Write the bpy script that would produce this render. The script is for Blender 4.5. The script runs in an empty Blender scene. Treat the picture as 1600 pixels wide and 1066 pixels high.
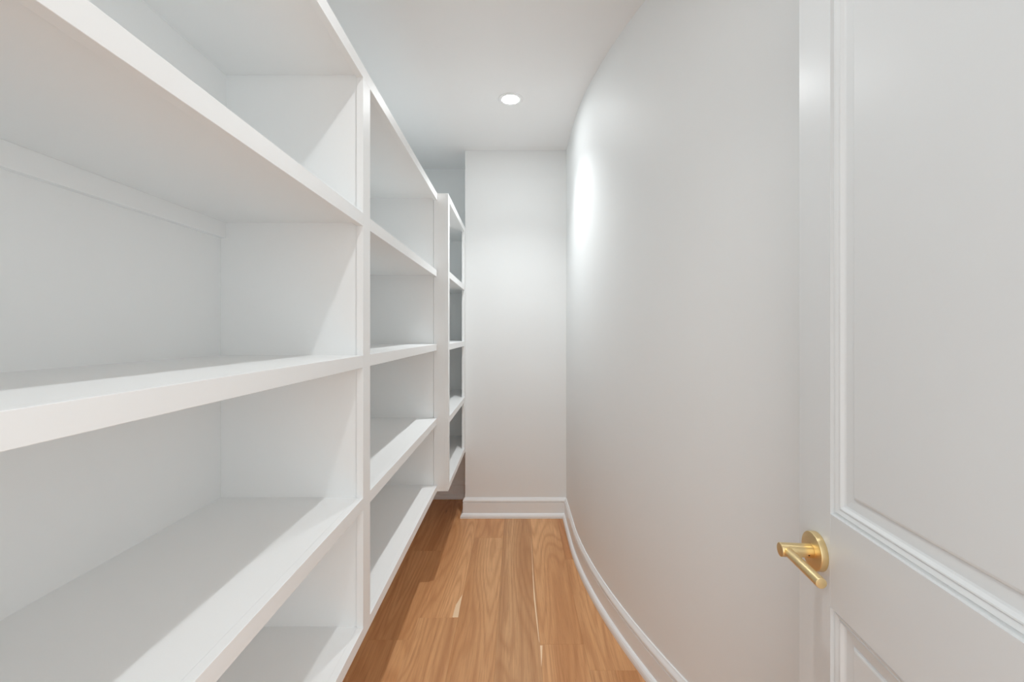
import bpy, bmesh, math, random
from mathutils import Vector, Matrix

# ------------------------------------------------------------------ camera, light, exposure
S = bpy.context.scene
COL = S.collection
CAM_H = 1.288
FPX = 711.0
cam_d = bpy.data.cameras.new('camera')
cam_d.sensor_fit = 'HORIZONTAL'
cam_d.sensor_width = 36.0
cam_d.lens = 36.0 * FPX / 1600.0
cam_d.shift_x = -7.0 / 1600.0
cam_d.shift_y = -14.4 / 1600.0
cam_d.clip_start = 0.02
cam = bpy.data.objects.new('camera', cam_d)
cam.location = (0, 0, CAM_H)
cam.rotation_euler = (math.radians(90), 0, 0)
COL.objects.link(cam)
S.camera = cam

WORLD_STRENGTH = 2.0        # bright hall behind the camera, seen through the open doorway
LENS_STRENGTH = 132.0       # glow of the downlights' lenses
FAR_WATTS, NEAR_WATTS = 48.0, 19.0   # the two downlights' beams
LAMP_SPREAD = 112.0
LAMP_COLOR = (0.958, 0.988, 1.0)
EXPOSURE = 0.08
w = bpy.data.worlds.new('world'); S.world = w; w.use_nodes = True
bg = w.node_tree.nodes['Background']
bg.inputs['Color'].default_value = (0.962, 0.99, 1.0, 1)
bg.inputs['Strength'].default_value = WORLD_STRENGTH
S.view_settings.view_transform = 'Standard'
S.view_settings.look = 'None'
S.view_settings.gamma = 1.0
S.view_settings.exposure = EXPOSURE
S.view_settings.use_curve_mapping = False
S.cycles.max_bounces = 16
S.cycles.diffuse_bounces = 12
S.cycles.sample_clamp_indirect = 6.0

# ------------------------------------------------------------------ dimensions (metres)
CEIL = 2.55
X_LEFT = -0.809           # wall behind the shelving
Y_FRONT = 0.03            # closet side of the wall with the doorway
Y_END = 3.164             # short end wall
Y_ALC = 3.525             # back of the alcove beside the end wall
X_COL = -0.3575           # left corner of the end wall
X_R = 0.346               # right wall where it runs straight
Y_R0, R_R = 2.75, 3.6     # where the curve starts, its radius


def wall_x(y):
    t = max(0.0, Y_R0 - y)
    return X_R + t * t / (2 * R_R)


def srgb(r, g, b):
    f = lambda c: (c / 255 / 12.92) if c / 255 <= 0.04045 else ((c / 255 + 0.055) / 1.055) ** 2.4
    return (f(r), f(g), f(b), 1)


# ------------------------------------------------------------------ materials
def new_mat(name):
    m = bpy.data.materials.new(name); m.use_nodes = True
    nt = m.node_tree
    return m, nt, nt.nodes['Principled BSDF']


def paint(name, col, rough, bump=0.0, scale=400.0, spec=0.5):
    m, nt, p = new_mat(name)
    tc = nt.nodes.new('ShaderNodeTexCoord')
    n = nt.nodes.new('ShaderNodeTexNoise'); n.inputs['Scale'].default_value = 3.0; n.inputs['Detail'].default_value = 3
    nt.links.new(tc.outputs['Object'], n.inputs['Vector'])
    mx = nt.nodes.new('ShaderNodeMix'); mx.data_type = 'RGBA'
    mx.inputs['A'].default_value = col
    mx.inputs['B'].default_value = tuple(c * 0.975 for c in col[:3]) + (1,)
    nt.links.new(n.outputs['Fac'], mx.inputs['Factor'])
    nt.links.new(mx.outputs['Result'], p.inputs['Base Color'])
    p.inputs['Roughness'].default_value = rough
    p.inputs['Specular IOR Level'].default_value = spec
    if bump:
        b = nt.nodes.new('ShaderNodeTexNoise'); b.inputs['Scale'].default_value = scale; b.inputs['Detail'].default_value = 2
        nt.links.new(tc.outputs['Object'], b.inputs['Vector'])
        bp = nt.nodes.new('ShaderNodeBump'); bp.inputs['Strength'].default_value = bump; bp.inputs['Distance'].default_value = 0.001
        nt.links.new(b.outputs['Fac'], bp.inputs['Height'])
        nt.links.new(bp.outputs['Normal'], p.inputs['Normal'])
    return m


M_WALL = paint("wall_paint", (0.848, 0.867, 0.871, 1), 0.54, 0.12, 260, 0.35)
M_CEIL = paint("ceiling_paint", (0.875, 0.885, 0.888, 1), 0.7, 0.08, 260, 0.3)
M_SHELF = paint("shelf_paint", (0.885, 0.898, 0.899, 1), 0.4, 0.04, 120, 0.4)
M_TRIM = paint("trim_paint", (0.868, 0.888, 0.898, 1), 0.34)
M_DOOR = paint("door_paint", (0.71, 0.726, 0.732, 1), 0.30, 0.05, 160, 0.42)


def wood(name):
    m, nt, p = new_mat(name)
    N = lambda t: nt.nodes.new(t)
    L = nt.links.new
    tc = N('ShaderNodeTexCoord'); oi = N('ShaderNodeObjectInfo')
    off = N('ShaderNodeVectorMath'); off.operation = 'SCALE'; off.inputs[0].default_value = (17.3, 41.7, 9.1)
    L(oi.outputs['Random'], off.inputs['Scale'])
    add = N('ShaderNodeVectorMath'); add.operation = 'ADD'
    L(tc.outputs['Object'], add.inputs[0]); L(off.outputs['Vector'], add.inputs[1])

    def mapped(sx, sy):
        mp = N('ShaderNodeMapping'); mp.inputs['Scale'].default_value = (sx, sy, 1.0)
        L(add.outputs['Vector'], mp.inputs['Vector']); return mp.outputs['Vector']

    def noise(vec, sc, det, rough=0.5, dist=0.0):
        n = N('ShaderNodeTexNoise'); n.inputs['Scale'].default_value = sc
        n.inputs['Detail'].default_value = det; n.inputs['Roughness'].default_value = rough
        n.inputs['Distortion'].default_value = dist
        L(vec, n.inputs['Vector']); return n.outputs['Fac']

    def math_(op, a, b=None, c=None):
        n = N('ShaderNodeMath'); n.operation = op
        for i, v in enumerate((a, b, c)):
            if v is None: continue
            if isinstance(v, (int, float)): n.inputs[i].default_value = v
            else: L(v, n.inputs[i])
        return n.outputs[0]

    def mix(fac, a, b, blend='MIX'):
        n = N('ShaderNodeMix'); n.data_type = 'RGBA'; n.blend_type = blend
        for k, v in (('Factor', fac), ('A', a), ('B', b)):
            if isinstance(v, (int, float)): n.inputs[k].default_value = v
            elif isinstance(v, tuple): n.inputs[k].default_value = v
            else: L(v, n.inputs[k])
        return n.outputs['Result']

    big = noise(mapped(6.5, 0.6), 1.0, 1.3, 0.4, 0.2)          # figure of the board
    fib = noise(mapped(160.0, 5.0), 1.0, 3, 0.6)                   # fibres
    band = noise(mapped(26.0, 0.5), 1.0, 2, 0.5)                   # darker streaks
    ring = math_('SINE', math_('MULTIPLY_ADD', big, 110.0, math_('MULTIPLY', fib, 1.8)))
    ring = math_('MULTIPLY_ADD', ring, 0.5, 0.5)
    ring = math_('POWER', ring, 2.2)
    pores = noise(mapped(420.0, 9.0), 1.0, 2, 0.6)
    fig = N('ShaderNodeMapRange'); fig.inputs[1].default_value = 0.3; fig.inputs[2].default_value = 0.7; L(big, fig.inputs[0])
    c = mix(fig.outputs[0], srgb(184, 132, 88), srgb(210, 164, 120))
    fb = N('ShaderNodeMapRange'); fb.inputs[1].default_value = 0.35; fb.inputs[2].default_value = 0.75; L(fib, fb.inputs[0])
    c = mix(math_('MULTIPLY', fb.outputs[0], 0.32), c, srgb(150, 102, 66))
    c = mix(math_('MULTIPLY', ring, 0.34), c, srgb(158, 104, 62))
    bnd = N('ShaderNodeMapRange'); bnd.inputs[1].default_value = 0.52; bnd.inputs[2].default_value = 0.78
    L(band, bnd.inputs[0])
    c = mix(math_('MULTIPLY', bnd.outputs[0], 0.45), c, srgb(150, 96, 56))
    pr = N('ShaderNodeMapRange'); pr.inputs[1].default_value = 0.56; pr.inputs[2].default_value = 0.72
    L(pores, pr.inputs[0])
    c = mix(math_('MULTIPLY', pr.outputs[0], 0.35), c, srgb(128, 84, 50))
    vor = N('ShaderNodeTexVoronoi'); vor.inputs['Scale'].default_value = 1.0; L(mapped(9.0, 1.7), vor.inputs['Vector'])
    kn = N('ShaderNodeMapRange'); kn.inputs[1].default_value = 0.075; kn.inputs[2].default_value = 0.02; L(vor.outputs['Distance'], kn.inputs[0])
    c = mix(math_('MULTIPLY', kn.outputs[0], 0.55), c, srgb(92, 56, 32))
    c = mix(1.0, c, oi.outputs['Color'], 'MULTIPLY')
    c = mix(1.0, c, (1.19, 1.20, 1.20, 1), 'MULTIPLY')
    L(c, p.inputs['Base Color'])
    p.inputs['Roughness'].default_value = 0.42
    p.inputs['Specular IOR Level'].default_value = 0.35
    bp = N('ShaderNodeBump'); bp.inputs['Strength'].default_value = 0.12; bp.inputs['Distance'].default_value = 0.001
    L(fib, bp.inputs['Height']); L(bp.outputs['Normal'], p.inputs['Normal'])
    return m


M_WOOD = wood('oak_plank')
M_SAP = paint('oak_sapwood', srgb(245, 216, 180), 0.45)
M_GAP, _nt, _p = new_mat('subfloor')
_p.inputs['Base Color'].default_value = srgb(70, 44, 26); _p.inputs['Roughness'].default_value = 0.9

M_BRASS, _nt, _p = new_mat('brushed_brass')
_p.inputs['Base Color'].default_value = (0.84, 0.66, 0.36, 1); _p.inputs['Metallic'].default_value = 1.0
_p.inputs['Roughness'].default_value = 0.36
_tc = _nt.nodes.new('ShaderNodeTexCoord'); _mp = _nt.nodes.new('ShaderNodeMapping'); _mp.inputs['Scale'].default_value = (900, 900, 60)
_n = _nt.nodes.new('ShaderNodeTexNoise'); _n.inputs['Scale'].default_value = 1.0
_b = _nt.nodes.new('ShaderNodeBump'); _b.inputs['Strength'].default_value = 0.06; _b.inputs['Distance'].default_value = 0.0005
_nt.links.new(_tc.outputs['Object'], _mp.inputs['Vector']); _nt.links.new(_mp.outputs['Vector'], _n.inputs['Vector'])
_nt.links.new(_n.outputs['Fac'], _b.inputs['Height']); _nt.links.new(_b.outputs['Normal'], _p.inputs['Normal'])
M_DARK, _nt, _p = new_mat('screw_hole')
_p.inputs['Base Color'].default_value = (0.01, 0.01, 0.01, 1)
M_LAMP, _nt, _p = new_mat('lamp_lens')
_p.inputs['Base Color'].default_value = (0.9, 0.9, 0.9, 1)
_p.inputs['Emission Color'].default_value = (*LAMP_COLOR, 1)
_p.inputs['Emission Strength'].default_value = LENS_STRENGTH


# ------------------------------------------------------------------ mesh helpers
def empty(name, loc=(0, 0, 0), parent=None):
    o = bpy.data.objects.new(name, None); o.empty_display_size = 0.05
    o.location = loc; o.parent = parent; COL.objects.link(o); return o


def link(name, me, mat, parent=None, loc=(0, 0, 0)):
    me.materials.append(mat)
    o = bpy.data.objects.new(name, me); o.location = loc; o.parent = parent
    COL.objects.link(o); return o


def box_mesh(name, sx, sy, sz, bev=0.0, seg=2):
    bm = bmesh.new(); bmesh.ops.create_cube(bm, size=1.0)
    bmesh.ops.scale(bm, vec=(sx, sy, sz), verts=bm.verts)
    if bev: bmesh.ops.bevel(bm, geom=list(bm.edges), offset=bev, segments=seg, affect='EDGES', profile=0.5)
    me = bpy.data.meshes.new(name); bm.to_mesh(me); bm.free()
    return me


def box(name, x0, x1, y0, y1, z0, z1, mat, parent=None, bev=0.001, org=(0, 0, 0)):
    """an axis-aligned board; coordinates are in the room, org is the parent's location"""
    me = box_mesh(name, x1 - x0, y1 - y0, z1 - z0, bev)
    return link(name, me, mat, parent, ((x0 + x1) / 2 - org[0], (y0 + y1) / 2 - org[1], (z0 + z1) / 2 - org[2]))


def mesh_py(name, verts, faces, smooth=False):
    me = bpy.data.meshes.new(name); me.from_pydata([tuple(v) for v in verts], [], faces)
    bm = bmesh.new(); bm.from_mesh(me); bmesh.ops.recalc_face_normals(bm, faces=bm.faces); bm.to_mesh(me); bm.free()
    if smooth:
        for f in me.polygons: f.use_smooth = True
    return me


def sweep(name, path, prof, side=1, z=True):
    """sweep a closed profile [(out, up)] along an open xy polyline with mitres; side=+1: out is to the left of travel"""
    n = len(path); k = len(prof); verts = []
    for i, (x, y) in enumerate(path):
        ds = []
        if i > 0: ds.append(Vector((x - path[i - 1][0], y - path[i - 1][1])).normalized())
        if i < n - 1: ds.append(Vector((path[i + 1][0] - x, path[i + 1][1] - y)).normalized())
        ns = [Vector((-d.y, d.x)) * side for d in ds]
        if len(ns) == 2:
            m = (ns[0] + ns[1]).normalized(); m = m / max(0.3, m.dot(ns[0]))
        else: m = ns[0]
        for (o, u) in prof: verts.append((x + m.x * o, y + m.y * o, u))
    faces = []
    for i in range(n - 1):
        for j in range(k):
            a, b = i * k + j, i * k + (j + 1) % k
            faces.append((a, b, b + k, a + k))
    faces.append(tuple(range(k))); faces.append(tuple((n - 1) * k + j for j in range(k)))
    return mesh_py(name, verts, faces)


def struct(o): o['kind'] = 'structure'; return o


def tag(o, label, cat, group=None):
    o['label'] = label; o['category'] = cat
    if group: o['group'] = group
    return o


# ------------------------------------------------------------------ setting: walls, ceiling
def curve_path(y_from, y_to, step=0.05):
    ys = []; n = max(2, int(abs(y_to - y_from) / step))
    for i in range(n + 1): ys.append(y_from + (y_to - y_from) * i / n)
    return [(wall_x(y), y) for y in ys]


struct(box('ceiling', -1.0, 1.75, -0.09, 3.75, CEIL, CEIL + 0.1, M_CEIL, bev=0))
struct(box('wall_left', -0.92, X_LEFT, Y_FRONT, 3.65, 0, CEIL, M_WALL, bev=0))
struct(box('wall_end', X_COL, X_R + 0.25, Y_END, Y_ALC, 0, CEIL, M_WALL, bev=0.0015))
struct(box('wall_alcove', X_LEFT, X_R + 0.25, Y_ALC, 3.65, 0, CEIL, M_WALL, bev=0))

pth = curve_path(Y_END, Y_FRONT, 0.04)
v = []; f = []
for (x, y) in pth:
    v += [(x, y, 0), (x, y, CEIL), (x + 0.12, y, CEIL), (x + 0.12, y, 0)]
for i in range(len(pth) - 1):
    for j in range(4):
        a, b = i * 4 + j, i * 4 + (j + 1) % 4
        f.append((a, b, b + 4, a + 4))
f += [(0, 1, 2, 3), tuple((len(pth) - 1) * 4 + j for j in range(4))]
me = mesh_py('wall_right', v, f)
wr = struct(link('wall_right', me, M_WALL))
for pl in me.polygons: pl.use_smooth = abs(pl.normal.z) < 0.5 and abs(pl.normal.y) < 0.95
wr.data.set_sharp_from_angle(angle=math.radians(30))

# wall with the doorway the photograph is taken through (behind and beside the camera)
OP0, OP1, OPH = -0.345, 0.50, 2.065
v = [(-0.92, 0), (OP0, 0), (OP0, OPH), (OP1, OPH), (OP1, 0), (1.5, 0), (1.5, CEIL), (-0.92, CEIL)]
vs = [(x, Y_FRONT, z) for x, z in v] + [(x, -0.09, z) for x, z in v]
fs = [(0, 1, 2, 7), (7, 2, 3, 6), (3, 4, 5, 6), (15, 10, 9, 8), (14, 11, 10, 15), (14, 13, 12, 11)]
fs += [(i, (i + 1) % 8, (i + 1) % 8 + 8, i + 8) for i in range(8)]
struct(link('wall_front', mesh_py('wall_front', vs, fs), M_WALL))
tr = struct(empty('trim_1', (0, Y_FRONT, 0)))
o_ = (0, Y_FRONT, 0)
box('jamb', OP0, OP0 + 0.018, -0.092, Y_FRONT + 0.002, 0, OPH - 0.018, M_TRIM, tr, 0.001, o_)
box('jamb', OP1 - 0.018, OP1, -0.092, Y_FRONT + 0.002, 0, OPH - 0.018, M_TRIM, tr, 0.001, o_)
box('head_jamb', OP0, OP1, -0.092, Y_FRONT + 0.002, OPH - 0.018, OPH, M_TRIM, tr, 0.001, o_)
for (y0, y1) in ((Y_FRONT + 0.002, Y_FRONT + 0.018), (-0.108, -0.092)):
    box('casing', OP0 - 0.06, OP0 + 0.012, y0, y1, 0, OPH + 0.06, M_TRIM, tr, 0.002, o_)
    box('casing', OP1 - 0.012, OP1 + 0.06, y0, y1, 0, OPH + 0.06, M_TRIM, tr, 0.002, o_)
    box('head_casing', OP0 + 0.012, OP1 - 0.012, y0, y1, OPH - 0.012, OPH + 0.06, M_TRIM, tr, 0.002, o_)

# baseboards with their shoe mouldings
BASE = [(0, 0.0), (0.014, 0.0), (0.014, 0.1015), (0.0125, 0.1025), (0.0085, 0.1035), (0.0085, 0.1075), (0.0145, 0.109), (0.0145, 0.117),
        (0.012, 0.123), (0.007, 0.131), (0.005, 0.1355), (0, 0.1355)]
SHOE = [(0.0135, 0.0), (0.030, 0.0), (0.030, 0.012), (0.0275, 0.021), (0.0225, 0.028), (0.017, 0.0315), (0.0135, 0.032)]


def baseboard(name, path, side):
    b = struct(link(name, sweep(name, path, BASE, side), M_TRIM))
    link('shoe_molding', sweep('shoe_molding', path, SHOE, side), M_TRIM, b)


rp = curve_path(Y_END, Y_FRONT, 0.04)
# mitred inside corner: start both runs at the corner
baseboard("baseboard_end", [(X_COL, Y_ALC - 0.002), (X_COL, Y_END), (X_R, Y_END)], -1)
baseboard('baseboard_right', rp, -1)
baseboard('baseboard_alcove', [(X_LEFT, Y_ALC), (X_COL - 0.03, Y_ALC)], -1)
baseboard('baseboard_left', [(X_LEFT, 0.05), (X_LEFT, Y_ALC - 0.032)], -1)

# ------------------------------------------------------------------ floor of separate oak planks
fl = struct(box('floor', -0.92, 1.6, -3.5, 3.65, -0.06, -0.0145, M_GAP, bev=0))
FO = tuple(fl.location)
random.seed(11)
PW = 0.18
SEAM0 = -0.083 - 4 * PW           # a seam lies at x = -0.083
Y0, Y1 = -3.5, 3.52
joints = {-1: [0.9, 2.6], 0: [0.2, 1.7, 3.0], 1: [0.4, 1.902, 2.674], 2: [0.55, 2.049], 3: [1.1, 2.843], 4: [0.25],
          5: [0.1, 1.875], 6: [0.6, 1.73, 2.577], 7: [0.3, 2.2], 8: [0.9], 9: [0.1, 1.2], 10: [0.7], 11: [0.3]}
tones = {(2, 1): (0.97, 0.94, 0.91), (2, 2): (1.04, 1.02, 1.0), (3, 1): (1.0, 1.0, 0.99), (3, 2): (1.06, 1.05, 1.04),
         (4, 1): (0.95, 0.985, 1.02), (5, 1): (1.02, 1.0, 0.97), (5, 2): (1.04, 1.03, 1.0), (6, 1): (0.95, 0.91, 0.86),
         (6, 2): (0.97, 0.93, 0.88), (6, 3): (0.86, 0.76, 0.68), (1, 2): (1.0, 0.98, 0.95), (1, 1): (1.03, 1.02, 1.0)}
planks = {}
for r in range(-1, 13):
    # row r spans seam r .. r+1 ; row 4 starts at -0.083
    x0 = SEAM0 + r * PW; x1 = x0 + PW
    x0 = max(x0, X_LEFT); x1 = min(x1, 1.5)
    if x1 - x0 < 0.02: continue
    cuts = [Y0 + 1.9] + joints.get(r, [random.uniform(0, 1), random.uniform(1.5, 2.6)]) + [Y1]
    cuts = cuts + [Y0]                 # one more board out in the hall
    for i in range(len(cuts) - 1):
        a, b = (cuts[i], cuts[i + 1]) if i < len(cuts) - 2 else (Y0, cuts[0])
        g = 0.00012
        me = box_mesh('plank', x1 - x0 - 2 * g, b - a - 2 * g, 0.0145, 0.0003, 1)
        p = link('plank', me, M_WOOD, fl, ((x0 + x1) / 2 - FO[0], (a + b) / 2 - FO[1], -0.00725 - FO[2]))
        t = tones.get((r, i))
        if t is None:
            k = random.uniform(0.92, 1.05); t = (k, k * random.uniform(0.97, 1.0), k * random.uniform(0.94, 1.0))
        p.color = (*t, 1)
        planks[(r, i)] = (p, (x0 + x1) / 2, (a + b) / 2)


def sap(key, pts):
    p, cx, cy = planks[key]
    vs = [(x - cx, y - cy, 0.00735) for x, y in pts] + [(x - cx, y - cy, 0.0070) for x, y in pts]
    n = len(pts)
    fs = [tuple(range(n)), tuple(range(2 * n - 1, n - 1, -1))] + [(i, (i + 1) % n, n + (i + 1) % n, n + i) for i in range(n)]
    o = link('sapwood_streak', mesh_py('sapwood_streak', vs, fs), M_SAP, p)


def fpt(x, y):                    # a pixel on the floor plane
    d = FPX * CAM_H / (y - 518.6)
    return ((x - 807) / FPX * d, d)


sap((2, 2), [fpt(707.0, 965), fpt(716.0, 965), fpt(718.6, 948), fpt(722.6, 929), fpt(717, 938), fpt(712.5, 945), fpt(709.5, 955)])
sap((5, 1), [fpt(843.9, 1009), fpt(847.6, 1009), fpt(846.9, 1028), fpt(845.9, 1043), fpt(845.0, 1030)])
sap((4, 1), [fpt(829.7, 838), fpt(831.6, 870), fpt(834.7, 920), fpt(837.6, 950), fpt(843.2, 1006),
             fpt(841.6, 1000), fpt(837.0, 962), fpt(834.2, 937), fpt(832.5, 905), fpt(831.0, 870)])

# ------------------------------------------------------------------ shelving
Z = lambda rel: CAM_H + rel
LV = [(Z(0.687), Z(0.7224)), (Z(0.2857), Z(0.3207)), (Z(-0.0968), Z(-0.0637)), (Z(-0.4831), Z(-0.4494)), (Z(-0.833), Z(-0.801))]
BOARD = 0.025       # shelf board behind the taller nosing
FT = 0.018          # face-frame thickness
BK = X_LEFT + 0.006
X1F = -0.414
Y1A, Y1B = 0.085, 2.374


def shelf(unit, org, lev, xf, y0, y1, ny0, ny1, cleat=0.042, nosing='nosing'):
    z0, z1 = lev
    s = box('shelf', BK, xf - FT, y0, y1, z1 - BOARD, z1, M_SHELF, unit, 0, org)
    so = (s.location.x + org[0], s.location.y + org[1], s.location.z + org[2])
    box(nosing, xf - FT, xf, ny0, ny1, z0, z1, M_SHELF, s, 0.0007, so)
    if cleat:
        box('cleat', BK, BK + 0.015, y0, y1, z1 - BOARD - cleat, z1 - BOARD, M_SHELF, s, 0.001, so)
    return s


ug = 'white built-in wall shelving'
u1 = empty('shelving_unit', (X1F - 0.19, (Y1A + Y1B) / 2, LV[4][0])); O1 = tuple(u1.location)
tag(u1, 'long white built-in shelving on the wall with two wide open bays beside the door', 'shelving')
SD0, SD1 = 1.229, 1.288          # centre stile
DV0, DV1 = 1.2355, 1.2815        # divider panel behind it
box('back_panel', X_LEFT + 0.0005, BK, Y1A, Y1B, LV[4][0] + 0.007, LV[0][1], M_SHELF, u1, 0, O1)
box('end_panel', BK, X1F - FT, Y1A, Y1A + 0.019, LV[4][0], LV[0][1], M_SHELF, u1, 0.0006, O1)
box('divider', BK, X1F - FT, DV0, DV1, LV[4][1], LV[0][1] - BOARD, M_SHELF, u1, 0.0004, O1)
box('stile', X1F - FT, X1F, SD0, SD1, LV[4][1], LV[0][0], M_SHELF, u1, 0.0006, O1)
box('stile', X1F - FT, X1F, Y1A, Y1A + 0.045, LV[4][1], LV[0][0], M_SHELF, u1, 0.0006, O1)
for k, lev in enumerate(LV):
    if k in (0, 4):               # top and bottom run through both bays
        shelf(u1, O1, lev, X1F, Y1A + 0.019, Y1B, Y1A, Y1B, 0.11 if k == 0 else 0, 'rail')
    else:
        shelf(u1, O1, lev, X1F, Y1A + 0.019, DV0, Y1A + 0.045, SD0)
        shelf(u1, O1, lev, X1F, DV1, Y1B, SD1, Y1B)

X2F = -0.3563
Y2A, Y2B = 2.374, 3.160
Y2E = Y_ALC - 0.001       # the boards run on behind the end wall into the alcove
u2 = empty('shelving_unit', (X2F - 0.2, (Y2A + Y2B) / 2, LV[4][0])); O2 = tuple(u2.location)
tag(u2, 'narrow deeper white shelving section standing proud between the long shelving and the end wall', 'shelving')
box('side_panel', X1F - FT, X2F - FT, Y2A, Y2A + 0.019, LV[4][0], LV[0][1], M_SHELF, u2, 0.0006, O2)
box('inner_panel', BK, X1F - FT - 0.0012, Y2A, Y2A + 0.019, LV[4][0], LV[0][1], M_SHELF, u2, 0.0006, O2)
box('back_panel', X_LEFT + 0.0005, BK, Y2A + 0.019, Y2E, LV[4][0], LV[0][1], M_SHELF, u2, 0, O2)
box('end_panel', BK, X2F - FT, Y2E - 0.012, Y2E, LV[4][0] + 0.007, LV[0][1], M_SHELF, u2, 0.0006, O2)
box('stile', X2F - FT, X2F, Y2A, Y2A + 0.05, LV[4][1], LV[0][0], M_SHELF, u2, 0.0008, O2)
box('stile', X2F - FT, X2F, 3.118, Y2B, LV[4][1], LV[0][0], M_SHELF, u2, 0.0008, O2)
for k, lev in enumerate(LV):
    if k in (0, 4):
        shelf(u2, O2, lev, X2F, Y2A + 0.019, Y2E - 0.012, Y2A, Y2B, 0.11 if k == 0 else 0, 'rail')
    else:
        shelf(u2, O2, lev, X2F, Y2A + 0.019, Y2E - 0.012, Y2A + 0.05, 3.118)

# ------------------------------------------------------------------ the door, open into the room
TA = 65.5 / FPX                      # its face: x = DX0 + TA * y
DX0 = 310.0 / FPX
ANG = math.atan(TA)
YE = 0.8245                          # free edge
DW, DH, DT = 0.755, 2.03, 0.035
CO, SI = math.cos(ANG), math.sin(ANG)
# door-local: u from the free edge towards the hinge, v out of the visible face (towards the shelves), z up
door = struct(empty('door_1', (DX0 + TA * YE, YE, 0.008)))
door.rotation_euler = (0, 0, -ANG + math.pi)     # local +y runs from free edge to hinge, local +x = out of the visible face
# (rotation by pi: local x -> -X of the room, local y -> -Y)


def dbox(name, u0, u1, z0, z1, parent=door, v0=-DT, v1=0.0, bev=0.001):
    me = box_mesh(name, v1 - v0, u1 - u0, z1 - z0, bev, 2)
    return link(name, me, M_DOOR, parent, ((v0 + v1) / 2, (u0 + u1) / 2, (z0 + z1) / 2 - 0.008))


cy = math.sqrt(1 + TA * TA)
ST = (YE - 310.0 / 425.0) * cy       # stile width
LR0, LR1 = 0.847, 0.996              # lock rail
TOPR = 1.905; BOTR = 0.215
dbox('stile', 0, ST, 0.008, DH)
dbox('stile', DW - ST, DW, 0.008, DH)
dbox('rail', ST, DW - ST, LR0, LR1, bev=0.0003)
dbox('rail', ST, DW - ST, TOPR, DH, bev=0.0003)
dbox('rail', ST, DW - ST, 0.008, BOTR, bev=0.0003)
PROF = [(0.0, 0.0), (0.0005, 0.0050), (0.0042, 0.0054), (0.0056, 0.0040), (0.012, 0.0070), (0.0132, 0.0058), (0.0150, 0.0062), (0.0182, 0.0105),
        (0.021, 0.0118), (0.037, 0.0135), (0.0395, 0.0112), (0.0425, 0.0105)]


def panel(u0, u1, z0, z1):
    vs = []; fs = []
    for (i, dp) in PROF:
        vs += [(-dp, u0 + i, z0 + i), (-dp, u1 - i, z0 + i), (-dp, u1 - i, z1 - i), (-dp, u0 + i, z1 - i)]
    for r in range(len(PROF) - 1):
        for j in range(4):
            a, b = r * 4 + j, r * 4 + (j + 1) % 4
            fs.append((a, b, b + 4, a + 4))
    n = len(vs)
    vs += [(-DT + 0.002, u0, z0), (-DT + 0.002, u1, z0), (-DT + 0.002, u1, z1), (-DT + 0.002, u0, z1)]
    for j in range(4): fs.append((j, (j + 1) % 4, n + (j + 1) % 4, n + j))
    fs.append((n, n + 1, n + 2, n + 3))
    vs = [(x, y, z - 0.008) for x, y, z in vs]
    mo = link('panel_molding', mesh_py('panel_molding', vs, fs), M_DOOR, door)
    i = PROF[-1][0]
    me = box_mesh('panel', 0.008, u1 - u0 - 2 * i + 0.0004, z1 - z0 - 2 * i + 0.0004)
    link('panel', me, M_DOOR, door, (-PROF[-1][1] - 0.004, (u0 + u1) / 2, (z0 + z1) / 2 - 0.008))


panel(ST, DW - ST, LR1, TOPR)
panel(ST, DW - ST, BOTR, LR0)


def cyl(name, r, h, axis, parent, loc, mat, bev=0.0008, seg=48):
    bm = bmesh.new()
    bmesh.ops.create_cone(bm, cap_ends=True, cap_tris=False, segments=seg, radius1=r, radius2=r, depth=h)
    if bev:
        ed = [e for e in bm.edges if any(len(f.verts) > 4 for f in e.link_faces)]
        bmesh.ops.bevel(bm, geom=ed, offset=bev, segments=3, affect='EDGES', profile=0.5)
    if axis == 'x': bmesh.ops.rotate(bm, matrix=Matrix.Rotation(math.pi / 2, 3, 'Y'), verts=bm.verts)
    if axis == 'y': bmesh.ops.rotate(bm, matrix=Matrix.Rotation(math.pi / 2, 3, 'X'), verts=bm.verts)
    me = bpy.data.meshes.new(name); bm.to_mesh(me); bm.free()
    for f in me.polygons: f.use_smooth = True
    me.set_sharp_from_angle(angle=math.radians(40))
    return link(name, me, mat, parent, loc)


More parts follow.
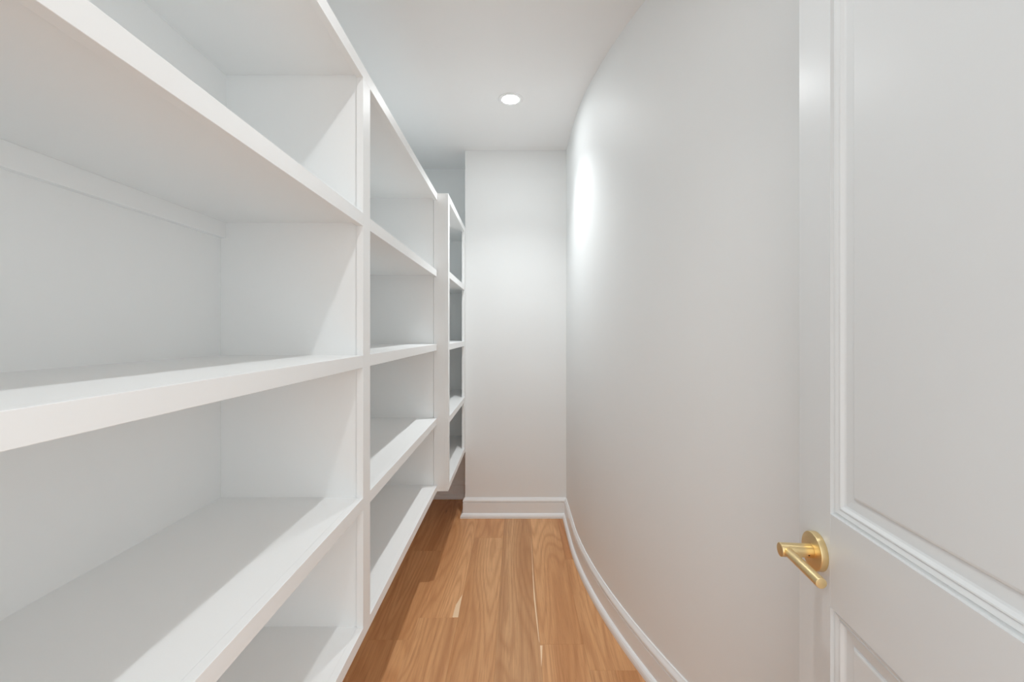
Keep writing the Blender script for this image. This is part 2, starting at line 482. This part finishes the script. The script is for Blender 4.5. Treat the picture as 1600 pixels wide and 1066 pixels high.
UH = (YE - 310.0 / 406.0) * cy        # backset
ZH = 0.920 - 0.008
han = empty('lever_handle', (0, UH, ZH), door)
han['label'] = 'brushed brass lever handle with round rose'
cyl('rose', 0.0312, 0.0115, 'x', han, (0.00575, 0, 0), M_BRASS, 0.0012, 64)
cyl('neck', 0.0112, 0.050, 'x', han, (0.0115 + 0.025, 0, 0), M_BRASS, 0.0006)
cyl('lever', 0.0078, 0.106, 'y', han, (0.0515, 0.051, 0), M_BRASS, 0.0005)
cyl('screw_hole', 0.0014, 0.0004, 'y', han, (0.020, 0.01075, -0.003), M_DARK, 0, 16)
for zz in (0.25, 1.02, 1.79):         # hinges on the far jamb
    cyl('hinge', 0.006, 0.09, 'z', door, (-0.002, DW + 0.0045, zz), M_BRASS, 0.0005, 20)

# ------------------------------------------------------------------ recessed downlights


def ring_mesh(r0, r1, h):
    """flat trim ring with a soft outer edge and a short cone up to the lens"""
    prof = [(r1, 0.0), (r1 - 0.0008, -0.0016), (r1 - 0.004, -h), (r0 + 0.002, -h), (r0, -h + 0.0012), (r0, 0.0)]
    seg = 64; vs = []; fs = []; k = len(prof)
    for i in range(seg):
        a = 2 * math.pi * i / seg
        for (r, z) in prof: vs.append((r * math.cos(a), r * math.sin(a), z))
    for i in range(seg):
        for j in range(k):
            a = i * k + j; b = i * k + (j + 1) % k; c = ((i + 1) % seg) * k
            fs.append((a, b, c + (j + 1) % k, c + j))
    return mesh_py('trim_ring', vs, fs, True)


def downlight(x, y, watts, label):
    d = empty('downlight', (x, y, CEIL))
    tag(d, label, 'ceiling light')
    link('trim_ring', ring_mesh(0.0445, 0.068, 0.0035), M_CEIL, d)
    cyl('lens', 0.0446, 0.0018, 'z', d, (0, 0, -0.0012), M_LAMP, 0, 64)
    ld = bpy.data.lights.new('beam', 'SPOT'); ld.shadow_soft_size = 0.012
    ld.energy = watts; ld.color = LAMP_COLOR; ld.spot_size = math.radians(LAMP_SPREAD); ld.spot_blend = 1.0
    lo = bpy.data.objects.new('beam', ld); lo.location = (0, 0, -0.006); lo.parent = d; COL.objects.link(lo)
    return d


downlight(-0.032, 2.468, FAR_WATTS, 'round lit ceiling downlight between the long shelving and the curved wall, near the end wall')
downlight(-0.015, 0.80, NEAR_WATTS, 'round lit ceiling downlight above the open door and its brass handle')
